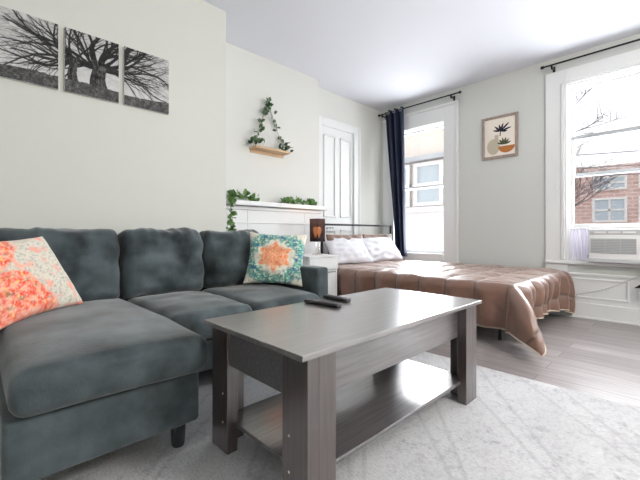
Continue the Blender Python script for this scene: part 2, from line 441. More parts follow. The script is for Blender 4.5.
# ------------------------------------------------------------------ fireplace mantel
t = thing('fireplace_mantel', (XB, 2.33, 0), 'white painted fireplace mantel with a shelf behind the sofa', 'mantel')
bm = B(); X1 = -3.06
box(bm, XB, X1, 1.70, 1.95, 0, 1.115, .004); box(bm, XB, X1, 2.70, 2.95, 0, 1.115, .004); box(bm, XB, X1, 1.95, 2.70, .80, 1.115, .004)
box(bm, XB, X1+.012, 1.695, 2.955, .95, .962, .003); box(bm, XB, X1+.02, 1.69, 2.96, 1.08, 1.115, .006)
obj('surround', bm, M['white'], t)
obj('fireboard', box(B(), XB, XB+.03, 1.95, 2.70, 0, .80), M['white'], t)
bm = B(); box(bm, XB, -2.975, 1.65, 2.985, 1.12, 1.165, .006)
obj('shelf', bm, M['white'], t)

# ------------------------------------------------------------------ exterior
def ext_window(bm_f, bm_g, x0, x1, z0, z1, y, cross=True, fr=.12):
    box(bm_g, x0, x1, y-.02, y+.02, z0, z1)
    rect_frame(bm_f, x0, x1, z0, z1, y-.08, y, fr, bev=0)
    box(bm_f, x0, x1, y-.07, y, (z0+z1)/2-fr*.4, (z0+z1)/2+fr*.4)
    if cross: box(bm_f, (x0+x1)/2-fr*.4, (x0+x1)/2+fr*.4, y-.07, y, z0, z1)
struct('ground', box(B(), -60, 40, 4.72, 90, -4.2, -4.0), M['asphalt'])
t = thing('neighbouring_house', (-5.2, 8.5, -4), 'pale neighbouring house with white siding seen through window behind bed', 'house')
obj('wall', box(B(), -9, -2.6, 8, 10, -4, 1.40), M['siding'], t)
obj('upper_wall', box(B(), -9, -2.6, 8, 10, 1.40, 6), M['beige'], t)
obj('ledge', box(B(), -9, -2.55, 7.88, 8, 1.36, 1.50, .02), M['siding'], t)
obj('cornice', box(B(), -9, -2.55, 7.8, 8, 2.62, 2.74, .02), M['acgrey'], t)
for x in (-6.65, -5.75, -4.85, -3.95):
    bf, bg = B(), B(); ext_window(bf, bg, x, x+.78, 1.52, 2.58, 7.98, False, .09)
    fo = obj('window', bf, M['siding'], t); obj('pane', bg, M['extglass'], fo)
bm = B()
t2 = thing('brick_apartment_building', (-3, 27, -4), 'red brick apartment block seen through the right hand window', 'building')
obj('wall', box(B(), -16, 14, 25, 33, -4, 4.5), M['brick'], t2)
obj('parapet', box(B(), -16.1, 14.1, 24.85, 25.1, 4.3, 4.55), M['brick'], t2)
bm = B(); box(bm, -16.05, 14.05, 24.9, 25, 1.15, 1.35); box(bm, -16.05, 14.05, 24.9, 25, -1.3, -1.1)
obj('stone_band', bm, M['stone'], t2)
for x in (-6.6, -3.2, -1.25, 1.6, 4.4):
    for z in (-3.2, -.75, 1.85, 3.2):
        hh = {-3.2: 1.5, -.75: 1.5, 1.85: 0, 3.2: .8}[z]
        if z == 1.85: z, hh = 1.45, 1.35
        bf, bg = B(), B(); ext_window(bf, bg, x-.75, x+.75, z, z+hh, 25)
        fo = obj('window', bf, M['stone'], t2); obj('pane', bg, M['extglass'], fo)
# bare tree
def tree(bm, p, d, r, L, depth):
    n = 4; pts = [p]; dd = d.copy()
    for i in range(n):
        dd = (dd + Vector((random.uniform(-.22, .22), random.uniform(-.22, .22), random.uniform(-.1, .2)))).normalized()
        pts.append(pts[-1] + dd*L/n)
    tube(bm, pts, lambda q: max(r, .011)*(1-.35*q), 4, False)
    if depth:
        for _ in range(4 if depth < 5 else 3):
            a = random.uniform(0, 2*PI); sp = random.uniform(.45, .95)
            nd = (dd + Vector((math.cos(a), math.sin(a), random.uniform(-.2, .5)))*sp).normalized()
            q = pts[random.choice((2, 3, 4, 4))]
            tree(bm, q, nd, r*.55, L*random.uniform(.62, .85), depth-1)
bm = B(); tree(bm, Vector((-3.95, 19, -4)), Vector((.0, 0, 1)), .26, 4.5, 6)
obj('bare_tree', bm, M['bark'], label='leafless winter tree beside the brick apartment block outside', cat='tree')
bm = B()
WY = 13.5
grp = 'overhead wires outside the window'
for i, z in enumerate((3.85, 3.45, 3.2)):
    obj('street_wire', tube(B(), [(-8+u*1.0, WY, z - .5*math.sin(PI*u/18) - .03*u) for u in range(19)], .014, 4), M['bark'],
        label='thin dark overhead wires crossing sky outside the right hand window', cat='wire', group=grp)

# ------------------------------------------------------------------ rug
bm = B()
def rugf(u, v):
    return Vector((-2.25 + 3.65*u, -.75 + 3.06*v, .010 + .002*noise.noise(Vector((u*9, v*9, 0)))))
V_ = grid(bm, 40, 36, rugf)
bmesh.ops.solidify(bm, geom=bm.faces[:], thickness=.009)
obj('area_rug', bm, M['rug'], label='large pale grey distressed rug under the coffee table', cat='rug')

# ------------------------------------------------------------------ sofa
t = thing('sectional_sofa', (-2.1, .88, 0), 'slate grey velvet sectional sofa with left chaise against the cream wall', 'sofa')
V = M['velvet']
YL, YR = -.035, 1.80
obj('chaise_base', cushion(B(), -2.60, -1.345, .055, .642, .115, .312, .018, n=20, wrinkle=.003, wf=5), V, t, True)
obj('seat_base', cushion(B(), -2.60, -1.76, .644, 1.68, .13, .30, .02, n=20, wrinkle=.003), V, t, True)
obj('back_frame', cushion(B(), -2.69, -2.56, YL+.02, YR-.01, .115, .74, .035, n=24), V, t, True)
obj('armrest', cushion(B(), -2.68, -1.775, YL, .052, .10, .615, .022, n=20, wrinkle=.004), V, t, True)
obj('armrest', cushion(B(), -2.68, -1.775, 1.685, YR, .10, .615, .022, n=20, wrinkle=.004), V, t, True)
obj('seat_cushion', cushion(B(), -2.47, -1.295, .068, .668, .315, .455, .05, crown=.028, wrinkle=.006, wf=4, n=34), V, t, True, label='long chaise cushion')
for i, (a, b_) in enumerate(((.672, 1.150), (1.156, 1.678))):
    obj('seat_cushion', cushion(B(), -2.47, -1.715, a, b_, .30, .445, .045, crown=.03, wrinkle=.010, wf=7, seed=i+2, n=26), V, t, True)
for i, (a, b_) in enumerate(((.045, .640), (.650, 1.178), (1.190, 1.682))):
    obj('back_cushion', cushion(B(), -2.545, -2.375, a, b_, .445, .868, .052, crownx=.07, wrinkle=.026, wf=7, seed=i*3+5, tilt=.10, n=60, edge_wr=.016, pinch=.0, sag=-.008), V, t, True)
lg = []
for x, y in ((-1.42, .585), (-1.42, .11), (-1.83, 1.62), (-2.6, .08), (-2.6, 1.7)):
    bm = B(); lathe(bm, x, y, [(.022, .011), (.025, .02), (.031, .12), (.031, .135)], 20)
    obj('leg', bm, M['blackleg'], t, 'auto')

# ------------------------------------------------------------------ throw pillows
def pillow(name, W, H_, T, m, n=56, corner=.10, seed=0, amp=.006, pr=None):
    """pillow in its own plane: x right, z up, y thickness; origin at bottom centre"""
    bm = B(); top = {}
    for s in (1, -1):
        for i in range(n+1):
            for j in range(n+1):
                u = -1+2*i/n; v = -1+2*j/n
                x = u*(1-corner*(1-v*v))*W/2; z = v*(1-corner*(1-u*u))*H_/2 + H_/2
                e = max(0, (1-u*u)*(1-v*v))
                th = T/2*e**.42
                nn = noise.noise(Vector((u*3, v*3, seed + s)))*amp*2*min(1, e*4)
                edge = i in (0, n) or j in (0, n)
                if edge and s < 0: continue
                top[(s, i, j)] = bm.verts.new((x, -s*(th+nn), z))
        for i in range(n):
            for j in range(n):
                q = []
                for a, b_ in ((i, j), (i+1, j), (i+1, j+1), (i, j+1)):
                    ed = a in (0, n) or b_ in (0, n)
                    q.append(top[(1 if ed else s, a, b_)])
                bm.faces.new(q)
    bmesh.ops.recalc_face_normals(bm, faces=bm.faces)
    me = bpy.data.meshes.new(name); bm.to_mesh(me); bm.free(); me.materials.append(m)
    for p in me.polygons: p.use_smooth = True
    o = bpy.data.objects.new(name, me); C.objects.link(o)
    if pr: print_colors(o, lambda c: pr(c.x/(W/2), c.z/(H_/2)-1, c.y))
    return o

def place(o, bottom, facing, lean, roll=0):
    """facing: direction (radians) the pillow's front (-y) looks at in plan; lean back; roll in plane"""
    Rm = Matrix.Rotation(facing+PI/2, 4, 'Z') @ Matrix.Rotation(-lean, 4, 'X') @ Matrix.Rotation(roll, 4, 'Y')
    o.matrix_world = Matrix.Translation(bottom) @ Rm

def N3(a, b, c=0): return noise.noise(Vector((a, b, c)))
def lerp(a, b, t): t = max(0, min(1, t)); return tuple(a[i]*(1-t)+b[i]*t for i in range(3))
ORG = (.80, .09, .045); CRM = (.68, .62, .52); TEAL = (.06, .28, .24); PNK = (.85, .38, .28)
def pat1(u, v, s):
    n = N3(u*9, v*9, 1); n2 = N3(u*17, v*17, 4); n3 = N3(u*30, v*30, 9)
    c = CRM
    c = lerp(c, (.35, .40, .36), max(0, n2*1.6))
    c = lerp(c, PNK, 2.2*max(0, N3(u*5, v*5, 7)-.12))
    c = lerp(c, (.2, .22, .25), 1.6*max(0, n3-.25))
    d1 = math.hypot(u+1.15, v+1.15); d2 = math.hypot(u+1.2, v-1.1); d3 = abs(v+1)
    d4 = math.hypot(u-1.2, v+1.25)
    m = max(1.42+.07*math.sin(9*math.atan2(v+1.15, u+1.15))-d1, 1.22-d2, .10-d3, .35-d4)
    if m > 0:
        c2 = lerp(ORG, PNK, .40+n*1.7); c2 = lerp(c2, (.9, .55, .15), max(0, n2*2.4-.4)); c2 = lerp(c2, (.2, .16, .08), 2*max(0, N3(u*8, v*8, 20)-.25))
        c2 = lerp(c2, (.85, .6, .5), 1.5*max(0, n3))
        c = lerp(c, c2, m*14)
    return c
def pat2(u, v, s):
    n = N3(u*9, v*9, 1); n2 = N3(u*16, v*16, 4); n3 = N3(u*28, v*28, 9)
    r = math.hypot(u*1.0, v*1.05); a = math.atan2(v, u)
    c = (.78, .74, .64)
    c = lerp(c, TEAL, 1.5*max(0, n2-.2)); c = lerp(c, (.75, .4, .3), 1.5*max(0, n3-.25))
    # teal wreath in the corners
    wre = .20 - abs(r-.84) + .10*abs(math.sin(2*a)) + .22*n
    if wre > 0:
        c2 = lerp(TEAL, (.20, .45, .36), .4+n*1.8); c2 = lerp(c2, (.75, .75, .65), 2.6*max(0, n2-.05)); c2 = lerp(c2, (.05, .14, .30), 1.8*max(0, N3(u*6, v*6, 30)-.1))
        c = lerp(c, c2, wre*10)
    st = .48 + .07*math.cos(6*a+PI) + .05*math.cos(12*a) + .10*n2 + .06*n3
    if r < st+.07: c = lerp(c, (.78, .70, .58), .85)
    if r < st:
        c = lerp((.85, .20, .07), (.85, .42, .22), .5+n2*1.8); c = lerp(c, (.85, .62, .46), 2.4*max(0, n3-.05))
    return c
p1 = pillow('throw_pillow', .45, .415, .17, M['fabricprint'], 84, seed=2, pr=pat1)
place(p1, Vector((-2.06, .24, .472)), math.radians(38), .56, -.06)
tag(p1, 'orange and cream patterned throw pillow in the chaise corner', 'pillow')
p2 = pillow('throw_pillow', .44, .40, .16, M['fabricprint'], 84, seed=5, pr=pat2)
place(p2, Vector((-2.09, 1.545, .475)), math.radians(-46), .34, .05)
tag(p2, 'teal and orange medallion throw pillow by the right armrest', 'pillow')

# ------------------------------------------------------------------ coffee table
t = thing('coffee_table', (-1.055, 1.26, 0), 'dark espresso lift top coffee table with a lower shelf on the rug', 'table')
tx0, tx1, ty0, ty1 = -1.352, -.756, .660, 1.880
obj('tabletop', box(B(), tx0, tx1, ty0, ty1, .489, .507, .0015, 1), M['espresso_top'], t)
bm = B(); lx0, lx1, ly0, ly1 = tx0+.012, tx1-.012, ty0+.03, ty1-.035
box(bm, lx0+.03, lx1-.03, ly0+.012, ly0+.03, .345, .488, .001, 1); box(bm, lx0+.03, lx1-.03, ly1-.03, ly1-.012, .345, .488, .001, 1)
box(bm, lx1-.062, lx1-.045, ly0+.02, ly1-.02, .335, .488, .001, 1); box(bm, lx0+.045, lx0+.062, ly0+.02, ly1-.02, .335, .488, .001, 1)
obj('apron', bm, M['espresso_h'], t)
def Lleg(x, y, sx, sy):
    bm = B(); w_ = .118; th = .045
    def bb(xa, xb, ya, yb): box(bm, min(xa, xb), max(xa, xb), min(ya, yb), max(ya, yb), .012, .488, .0012, 1)
    bb(x, x+sx*w_, y, y+sy*th); bb(x, x+sx*th, y+sy*th, y+sy*w_)
    return bm
for sx, sy, x, y in ((-1, 1, lx1, ly0), (1, 1, lx0, ly0), (-1, -1, lx1, ly1), (1, -1, lx0, ly1)):
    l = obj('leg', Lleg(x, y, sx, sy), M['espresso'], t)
    for px_, pz_ in ((.085, .125), (.085, .235)):
        bm = B(); yy = y - sy*.001
        tube(bm, [(x+sx*px_, yy, pz_), (x+sx*px_, yy+sy*.004, pz_)], .0045, 10); obj('screw_cap', bm, M['screw'], l)
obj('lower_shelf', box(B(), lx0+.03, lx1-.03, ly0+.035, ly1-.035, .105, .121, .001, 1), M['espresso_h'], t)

# remotes
def remote(L, W, label, x, y, rz, grid_n):
    t = thing('remote_control', (0, 0, 0), label, 'remote control')
    b1 = cushion(B(), -L/2, L/2, -W/2, W/2, .0005, .018, .0075, n=10)
    me = obj('case', b1, M['blackplastic'], t, True)
    bm = B()
    for i in range(grid_n):
        for j in range(3):
            xx = -L/2+.018 + i*(L-.03)/grid_n; yy = -W/2+.009 + j*(W-.018)/2
            box(bm, xx-.004, xx+.004, yy-.0028, yy+.0028, .0165, .0195, .001, 1)
    obj('buttons', bm, M['keys'], t)
    t.location = (x, y, .507); t.rotation_euler = (0, 0, rz)
    return t
remote(.205, .045, 'longer black remote control nearer the table front edge', -1.235, 1.205, math.radians(8), 10)
remote(.175, .040, 'shorter black remote control lying behind the longer one', -1.275, 1.345, math.radians(-2), 7)

# ------------------------------------------------------------------ bed
t = thing('metal_bed_frame', (-2.1, 3.68, 0), 'low black metal bed frame with a thin rail headboard in the alcove', 'bed')
bm = B(); tube(bm, [(-3.085, 3.0, .957), (-3.085, 4.40, .957)], .013, 10)
tube(bm, [(-3.085, 3.0, .55), (-3.085, 4.40, .55)], .009, 8)
obj('headboard_rail', bm, M['blackmetal'], t, 'auto')
for y in (3.0, 4.40):
    obj('headboard_post', tube(B(), [(-3.085, y, 0), (-3.085, y, .957)], .014, 10), M['blackmetal'], t, 'auto')
bm = B(); box(bm, -3.08, -1.05, 3.0, 3.03, .17, .2); box(bm, -3.08, -1.05, 4.33, 4.36, .17, .2); box(bm, -1.08, -1.05, 3.0, 4.36, .17, .2); box(bm, -3.08, -1.05, 3.66, 3.69, .17, .2)
obj('side_rails', bm, M['blackmetal'], t)
for x in (-2.15, -1.07):
    for y in (3.02, 4.34): obj('leg', tube(B(), [(x, y, 0), (x, y, .17)], .014, 8), M['blackmetal'], t)
obj('mattress', cushion(B(), -3.05, -1.0, 2.99, 4.37, .205, .43, .05, n=20), M['mattress'], smooth=True, label='white mattress on the bed frame under the brown comforter', cat='mattress')

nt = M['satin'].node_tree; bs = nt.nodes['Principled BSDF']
va = nt.nodes.new('ShaderNodeVertexColor'); va.layer_name = 'crease_shade'
mm = nt.nodes.new('ShaderNodeMix'); mm.data_type = 'RGBA'; mm.inputs[6].default_value = bs.inputs['Base Color'].default_value[:]; mm.inputs[7].default_value = (.03, .012, .008, 1)  # dark brown along the seams paints crease shade into the satin colour
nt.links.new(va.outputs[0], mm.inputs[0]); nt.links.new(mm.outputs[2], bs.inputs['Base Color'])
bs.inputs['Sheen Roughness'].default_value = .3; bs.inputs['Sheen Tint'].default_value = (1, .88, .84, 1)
M['pillow_satin'] = mat('brown satin pillow', (.16, .08, .05), .45, sheen=.6)
# comforter: a flat quilt draped over the mattress edges
CX, CY0, CY1 = -.955, 2.905, 4.36         # mattress top outline the cloth bends over
def bend(e, R_=.055):
    """arc-length e past the edge -> (outward, down)"""
    if e <= 0: return 0, 0
    q = PI/2*R_
    if e < q: a = e/R_; return R_*math.sin(a), R_*(1-math.cos(a))
    return R_, R_ + (e-q)
seam = {}
def comf(u, v):
    X0 = -3.0; Lx = (CX - X0); 
    foot = .36 + .03*math.sin(v*9)
    side = .37
    s = X0 + u*(Lx + foot)                 # along the bed
    r0, r1 = CY0 - side, CY1 + .06
    r = r0 + v*(r1-r0)
    # far foot corner spills lower
    ex = s - CX; ey = CY0 - r
    fs = max(0, (v-.86)/.14)
    if ex > 0: ex *= 1 + .25*fs
    quilt = (abs(math.sin(PI*(s-CX+.0)/.245))*abs(math.sin(PI*(r-CY0)/.37)))**.38
    puff = (.034 if (ex > 0 or ey > 0) else .024)*quilt + .010*noise.noise(Vector((s*5, r*5, 1))) + .004*noise.noise(Vector((s*22, r*22, 3)))
    x, y, z = s, r, .465
    nx, ny, nz = 0, 0, 1
    if ex > 0 and ey > 0:
        ph = math.atan2(ey, ex); d_ = math.hypot(ex, ey)*(1-.16*math.sin(2*math.atan2(ey, ex))**2)
        o_, dn = bend(d_); fl = o_ + .33*(1-math.exp(-6*max(0, d_-.05)))*math.sin(2*ph)**2 + .05*max(0, d_-.1)
        fold = .03*math.sin(ph*9)*min(1, d_/.3)
        x = CX + (fl+fold)*math.cos(ph); y = CY0 - (fl+fold)*math.sin(ph); z -= min(dn, .445)
        k = min(1, d_/.08); nx, ny, nz = math.cos(ph)*k, -math.sin(ph)*k, 1-k
    elif ex > 0:
        o_, dn = bend(ex); k = min(1, ex/.08)
        fold = (.034*math.sin(r*38+1.5*noise.noise(Vector((r*4, 0, 0)))) + .02*math.sin(r*17))*min(1, ex/.22)
        x = CX + o_ + fold - .12*max(0, ex-.1); z -= dn; nx, nz = k, 1-k
        if fs > 0: x += fs*(.10*min(1, ex/.3)) ; z = max(z, .03+.02*abs(math.sin(r*40)))
    elif ey > 0:
        o_, dn = bend(ey); k = min(1, ey/.08)
        fold = (.016*math.sin(s*26+2*noise.noise(Vector((s*3, 5, 0)))))*min(1, ey/.2)
        y = CY0 - o_ - fold + .10*max(0, ey-.1); z -= dn; ny, nz = -k, 1-k
    if v > .965: z -= .03*(v-.965)/.035
    # body of the bed sinks slightly between pillows and foot
    z = max(z, .028)
    q = Vector((x+nx*puff, min(y+ny*puff, 4.405), max(z+nz*puff, .022)))
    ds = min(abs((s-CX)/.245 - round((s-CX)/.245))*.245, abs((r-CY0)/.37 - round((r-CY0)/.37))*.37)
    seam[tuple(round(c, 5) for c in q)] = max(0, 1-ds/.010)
    return q
bm = B(); Vg = grid(bm, 260, 190, comf)
hem_u = [Vg[i][0].co.copy() for i in range(0, 261, 2)]; hem_v = [Vg[260][j].co.copy() for j in range(0, 191, 2)]
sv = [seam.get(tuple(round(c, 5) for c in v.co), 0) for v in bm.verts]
bmesh.ops.recalc_face_normals(bm, faces=bm.faces)
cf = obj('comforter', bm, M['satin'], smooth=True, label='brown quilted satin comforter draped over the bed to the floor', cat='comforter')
at = cf.data.color_attributes.new('crease_shade', 'FLOAT_COLOR', 'POINT')
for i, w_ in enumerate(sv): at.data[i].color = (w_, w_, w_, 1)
sol = cf.modifiers.new('thickness', 'SOLIDIFY'); sol.thickness = .012; sol.offset = -1
obj('hem_piping', tube(B(), hem_u + hem_v[1:], .006, 6), M['cream_edge'], cf, True, label='cream piping along the hem')
cf.children[0].data.transform(Matrix.Translation((0, 0, 0)))

# bed pillows
def bedpillow(b, fac, lean, m, W, H_, T, label, seed, roll=0):
    o = pillow('bed_pillow', W, H_, T, m, 36, .05, seed, .014); place(o, Vector(b), math.radians(fac), lean, roll)
    tag(o, label, 'pillow'); return o
bedpillow((-2.99, 3.34, .50), -2, .12, M['pillow_satin'], .64, .345, .09, 'brown satin bed pillow behind the white pillow nearer the lamp', 11)
bedpillow((-2.99, 4.02, .50), -2, .12, M['pillow_satin'], .64, .345, .09, 'brown satin bed pillow behind the white pillow nearer the curtain', 12)
bedpillow((-2.80, 3.27, .49), -8, .70, M['whitecloth'], .62, .385, .17, 'white bed pillow leaning on the headboard nearer the lamp', 13, .03)
bedpillow((-2.78, 3.88, .49), -12, .68, M['whitecloth'], .62, .385, .17, 'white bed pillow leaning on the headboard nearer the navy curtain', 14, -.05)

# ------------------------------------------------------------------ nightstand and lamp
t = thing('nightstand', (-2.8, 2.59, 0), 'white two tier nightstand between the sofa and the bed', 'nightstand')
nx0, nx1, ny0, ny1 = -2.96, -2.62, 2.370, 2.785
obj('top', box(B(), nx0-.01, nx1+.01, ny0-.01, ny1+.01, .602, .622, .003), M['white'], t)
obj('drawer', box(B(), nx1-.012, nx1+.004, ny0+.004, ny1-.004, .475, .598, .002), M['white'], t)
obj('lower_door', box(B(), nx1-.03, nx1-.014, ny0+.02, ny1-.02, .03, .44, .002), M['white'], t)
bm = B(); box(bm, nx0, nx1-.013, ny0, ny0+.018, 0, .602); box(bm, nx0, nx1-.013, ny1-.018, ny1, 0, .602); box(bm, nx0, nx0+.01, ny0+.018, ny1-.018, 0, .602)
box(bm, nx0+.01, nx1-.013, ny0+.018, ny1-.018, .45, .468); box(bm, nx0+.01, nx1-.032, ny0+.018, ny1-.018, .02, .036)
obj('body', bm, M['white'], t)
lx, ly = -2.80, 2.655
t = thing('table_lamp', (lx, ly, .622), 'small lit table lamp with dark sheer shade on white nightstand', 'lamp')
obj('base', lathe(B(), lx, ly, [(.060, .6225), (.062, .629), (.055, .634), (.012, .637), (.007, .637)], 28), M['chrome'], t, 'auto')
bm = B(); tube(bm, [(lx, ly-.022, .634), (lx, ly-.022, .80)], .004, 8); tube(bm, [(lx, ly+.022, .634), (lx, ly+.022, .80)], .004, 8); box(bm, lx-.008, lx+.008, ly-.03, ly+.03, .795, .803)
obj('stem', bm, M['chrome'], t, 'auto')
bm = B(); hs = .058
for (xa, xb, ya, yb) in ((-hs, hs, -hs, -hs+.002), (-hs, hs, hs-.002, hs), (-hs, -hs+.002, -hs, hs), (hs-.002, hs, -hs, hs)):
    box(bm, lx+xa, lx+xb, ly+ya, ly+yb, .760, 1.005)
obj('lamp_shade', bm, M['shade'], t)
for zz in (.760, 1.000):
    bm = B()
    rect = [(-hs, -hs), (hs, -hs), (hs, hs), (-hs, hs), (-hs, -hs)]
    tube(bm, [(lx+a, ly+b_, zz+.002) for a, b_ in rect], .0025, 6)
    obj('shade_trim', bm, M['blackplastic'], t)
for dy in (-.027, .027):
    bm = B(); lathe(bm, lx, ly+dy, [(.006, .805), (.010, .82), (.021, .86), (.026, .885), (.020, .91), (.004, .922)], 16); obj('bulb', bm, M['bulb'], t, True)
bm = B(); lathe(bm, lx, ly, [(.004, .80), (.004, .81)], 8); obj('socket', bm, M['blackplastic'], t)
ld = bpy.data.lights.new('lamp_bulb_light', 'POINT'); ld.energy = 1.1; ld.color = (1, .6, .38); ld.shadow_soft_size = .03
lo = bpy.data.objects.new('lamp_bulb_light', ld); C.objects.link(lo); lo.location = (lx, ly, .98)

bm = B(); box(bm, XD+.012, XD+.019, 3.27, 3.40, .86, .93, .002)
t = thing('wall_socket', (XD+.012, 3.33, .86), 'small grey socket plate on white door panel behind the lamp', 'socket')
obj('plate', bm, M['socket'], t)
obj('outlet', box(B(), XD+.019, XD+.022, 3.295, 3.325, .875, .915, .001), M['acwhite'], t)
obj('outlet', box(B(), XD+.019, XD+.022, 3.345, 3.375, .875, .915, .001), M['acwhite'], t)

# ------------------------------------------------------------------ curtain rods and curtains
def rod(x0, x1, z, label, brs):
    y = 4.345
    t = thing('curtain_rod', ((x0+x1)/2, YW, z), label, 'curtain rod')
    obj('pole', tube(B(), [(x0, y, z), (x1, y, z)], .009, 10), M['blackmetal'], t, 'auto')
    for x, s in ((x0, -1), (x1, 1)):
        bm = B(); tube(bm, [(x, y, z), (x+s*.006, y, z), (x+s*.012, y, z), (x+s*.026, y, z), (x+s*.032, y, z)], lambda q: .010 if q < .1 else (.016 if q < .9 else .010), 10)
        obj('finial', bm, M['blackmetal'], t, 'auto')
    for x in brs:
        bm = B(); box(bm, x-.008, x+.008, y-.006, YW, z-.03, z-.016); box(bm, x-.008, x+.008, y-.012, y+.012, z-.018, z-.008); box(bm, x-.012, x+.012, YW-.006, YW, z-.055, z+.01); box(bm, x-.006, x+.006, y-.006, y+.006, z-.045, z-.016)
        obj('bracket', bm, M['blackmetal'], t)
rod(-3.23, -2.03, 2.60, 'black curtain rod over the window behind the bed', (-2.13, -3.19))
rod(-1.10, .45, 2.605, 'black curtain rod over the right hand window', (-1.03, .38))
def curtain(x0t, x1t, x0b, x1b, z0, z1, y, amp, nf, m, label, flare=1.0, push=0):
    bm = B()
    def f(u, v):
        k = 1-v; kk = k**flare; xa = x0t*(1-kk)+x0b*kk; xb = x1t*(1-k)+x1b*k
        ph = u*nf*2*PI
        a = amp*(1 + .25*math.sin(v*4+u*9))
        return Vector((xa+(xb-xa)*u + .012*math.sin(ph*.5+v*5)*k, y - push*min(1, k*2) + a*math.sin(ph+ .5*k*math.sin(u*7)) , z0+(z1-z0)*v))
    grid(bm, nf*14, 40, f)
    bmesh.ops.recalc_face_normals(bm, faces=bm.faces)
    t = thing('curtain', ((x0t+x1t)/2, y, z0), label, 'curtain')
    o = obj('curtain_fabric', bm, m, t, True); s = o.modifiers.new('thickness', 'SOLIDIFY'); s.thickness = .003
    for i in range(nf):
        x = x0t+(x1t-x0t)*(i+.75)/nf
        ring = [(x + .02*math.cos(a), y-amp-.003, z1-.045 + .02*math.sin(a)) for a in [2*PI*q/16 for q in range(17)]]
        obj('grommet', tube(B(), ring, .0035, 6, False), M['greymetal'], t, True)
    return t
curtain(-3.135, -2.825, -2.95, -2.775, .53, 2.625, 4.345, .045, 3, M['navy'], 'navy blackout curtain gathered beside the bed')
curtain(.10, .38, -.37, .30, .36, 2.63, 4.33, .028, 4, M['blackcloth'], 'black curtain hem just inside the right edge by the air conditioner', 6, .085)

# ------------------------------------------------------------------ air conditioner
ax0, ax1, ay0, az0, az1 = -.715, -.23, 4.30, .575, .895
t = thing('window_air_conditioner', (-.47, 4.4, az0), 'white window air conditioner with grey louvred grille', 'air conditioner')
obj('housing', box(B(), ax0, ax1, ay0, YW+.45, az0, az1, .012, 3), M['acwhite'], t, 'auto')
obj('intake_grille_back', box(B(), ax0+.02, ax0+.355, ay0-.004, ay0+.01, az0+.085, az0+.225, .002), M['acdark'], t)
bm = B()
for i in range(9): box(bm, ax0+.02, ax0+.355, ay0-.010, ay0-.003, az0+.089+i*.0152, az0+.097+i*.0152)
for i in range(4): box(bm, ax0+.02+i*.111, ax0+.024+i*.111, ay0-.011, ay0-.003, az0+.085, az0+.225)
obj('intake_grille', bm, M['acgrey'], t)
obj('air_outlet', box(B(), ax0+.012, ax1-.012, ay0-.004, ay0+.02, az0+.262, az1-.012, .003), M['acgrey'], t)
bm = B()
for i in range(3): box(bm, ax0+.05+i*.105, ax0+.14+i*.105, ay0-.009, ay0-.003, az0+.275, az0+.292, .001, 1)
obj('outlet_vanes', bm, M['acwhite'], t)
obj('lower_lip', box(B(), ax0+.004, ax1-.004, ay0-.01, ay0+.02, az0, az0+.035, .004), M['acgrey'], t)
for z in (az0+.115, az0+.185):
    kn = obj('control_knob', tube(B(), [(ax0+.415, ay0-.001, z), (ax0+.415, ay0-.02, z)], .020, 20), M['acgrey'], t, 'auto')
    obj('pointer', box(B(), ax0+.412, ax0+.418, ay0-.024, ay0-.019, z-.012, z+.018), M['acdark'], kn)
obj('control_label', box(B(), ax0+.385, ax0+.445, ay0-.001, ay0+.004, az0+.06, az0+.082), M['acdark'], t)
obj('sticker', box(B(), ax0-.032, ax0-.008, YW+.028, YW+.032, az0+.03, az0+.058), M['blue'], t)
bm = B()
def acc(u, v): return Vector((-.895+.178*u, YW+.045+.008*(1 if int(u*16+.5) % 2 else -1), .585+.315*v))
grid(bm, 16, 1, acc); bmesh.ops.solidify(bm, geom=bm.faces[:], thickness=.002)
obj('accordion_panel', bm, M['pleat'], t)
bm = B(); rect_frame(bm, -.898, -.716, .582, .903, YW+.035, YW+.055, .010); obj('panel_frame', bm, M['acwhite'], t)
bm = B()
def acc2(u, v): return Vector((-.228+.256*u, YW+.045+.008*(1 if int(u*16+.5) % 2 else -1), .585+.315*v))
grid(bm, 16, 1, acc2); bmesh.ops.solidify(bm, geom=bm.faces[:], thickness=.002)
obj('accordion_panel', bm, M['pleat'], t)
# cable
pts = [(-.30, 4.37, .53), (-.34, 4.38, .46), (-.40, 4.385, .425), (-.48, 4.385, .375), (-.57, 4.385, .325), (-.66, 4.385, .285), (-.75, 4.385, .255), (-.82, 4.385, .235), (-.835, 4.38, .20)]
obj('power_cable', tube(B(), pts, .0035, 6), M['cord'], smooth=True, label='thin grey power cable sagging below the air conditioner', cat='cable')

# ------------------------------------------------------------------ wall art: triptych of a spreading bare tree
PW, PH, GAP = .300, .395, .033
NX, NY = 110, 145
TW = int(3*NX + 2*NX*GAP/PW) ; 
img = np.zeros((NY, TW)); rs = random.Random(11)
yy, xx = np.mgrid[0:NY, 0:TW]
img[:] = .62
rn = np.random.RandomState(5)
def smooth(h, w, k):
    a = rn.rand(h//k+2, w//k+2); ys = np.linspace(0, h//k, h); xs_ = np.linspace(0, w//k, w)
    y0_ = ys.astype(int); x0_ = xs_.astype(int); fy = (ys-y0_)[:, None]; fx = (xs_-x0_)[None]
    return (a[y0_][:, x0_]*(1-fy)*(1-fx) + a[y0_+1][:, x0_]*fy*(1-fx) + a[y0_][:, x0_+1]*(1-fy)*fx + a[y0_+1][:, x0_+1]*fy*fx)
img -= .16*smooth(NY, TW, 7)*np.clip(yy/NY*1.6, 0, 1) + .10*smooth(NY, TW, 3)
base_h = NY*.16 + 4*np.sin(xx/47.0) + NY*.05*np.exp(-((xx-TW*.55)/(TW*.16))**2) + 3*smooth(NY, TW, 6)
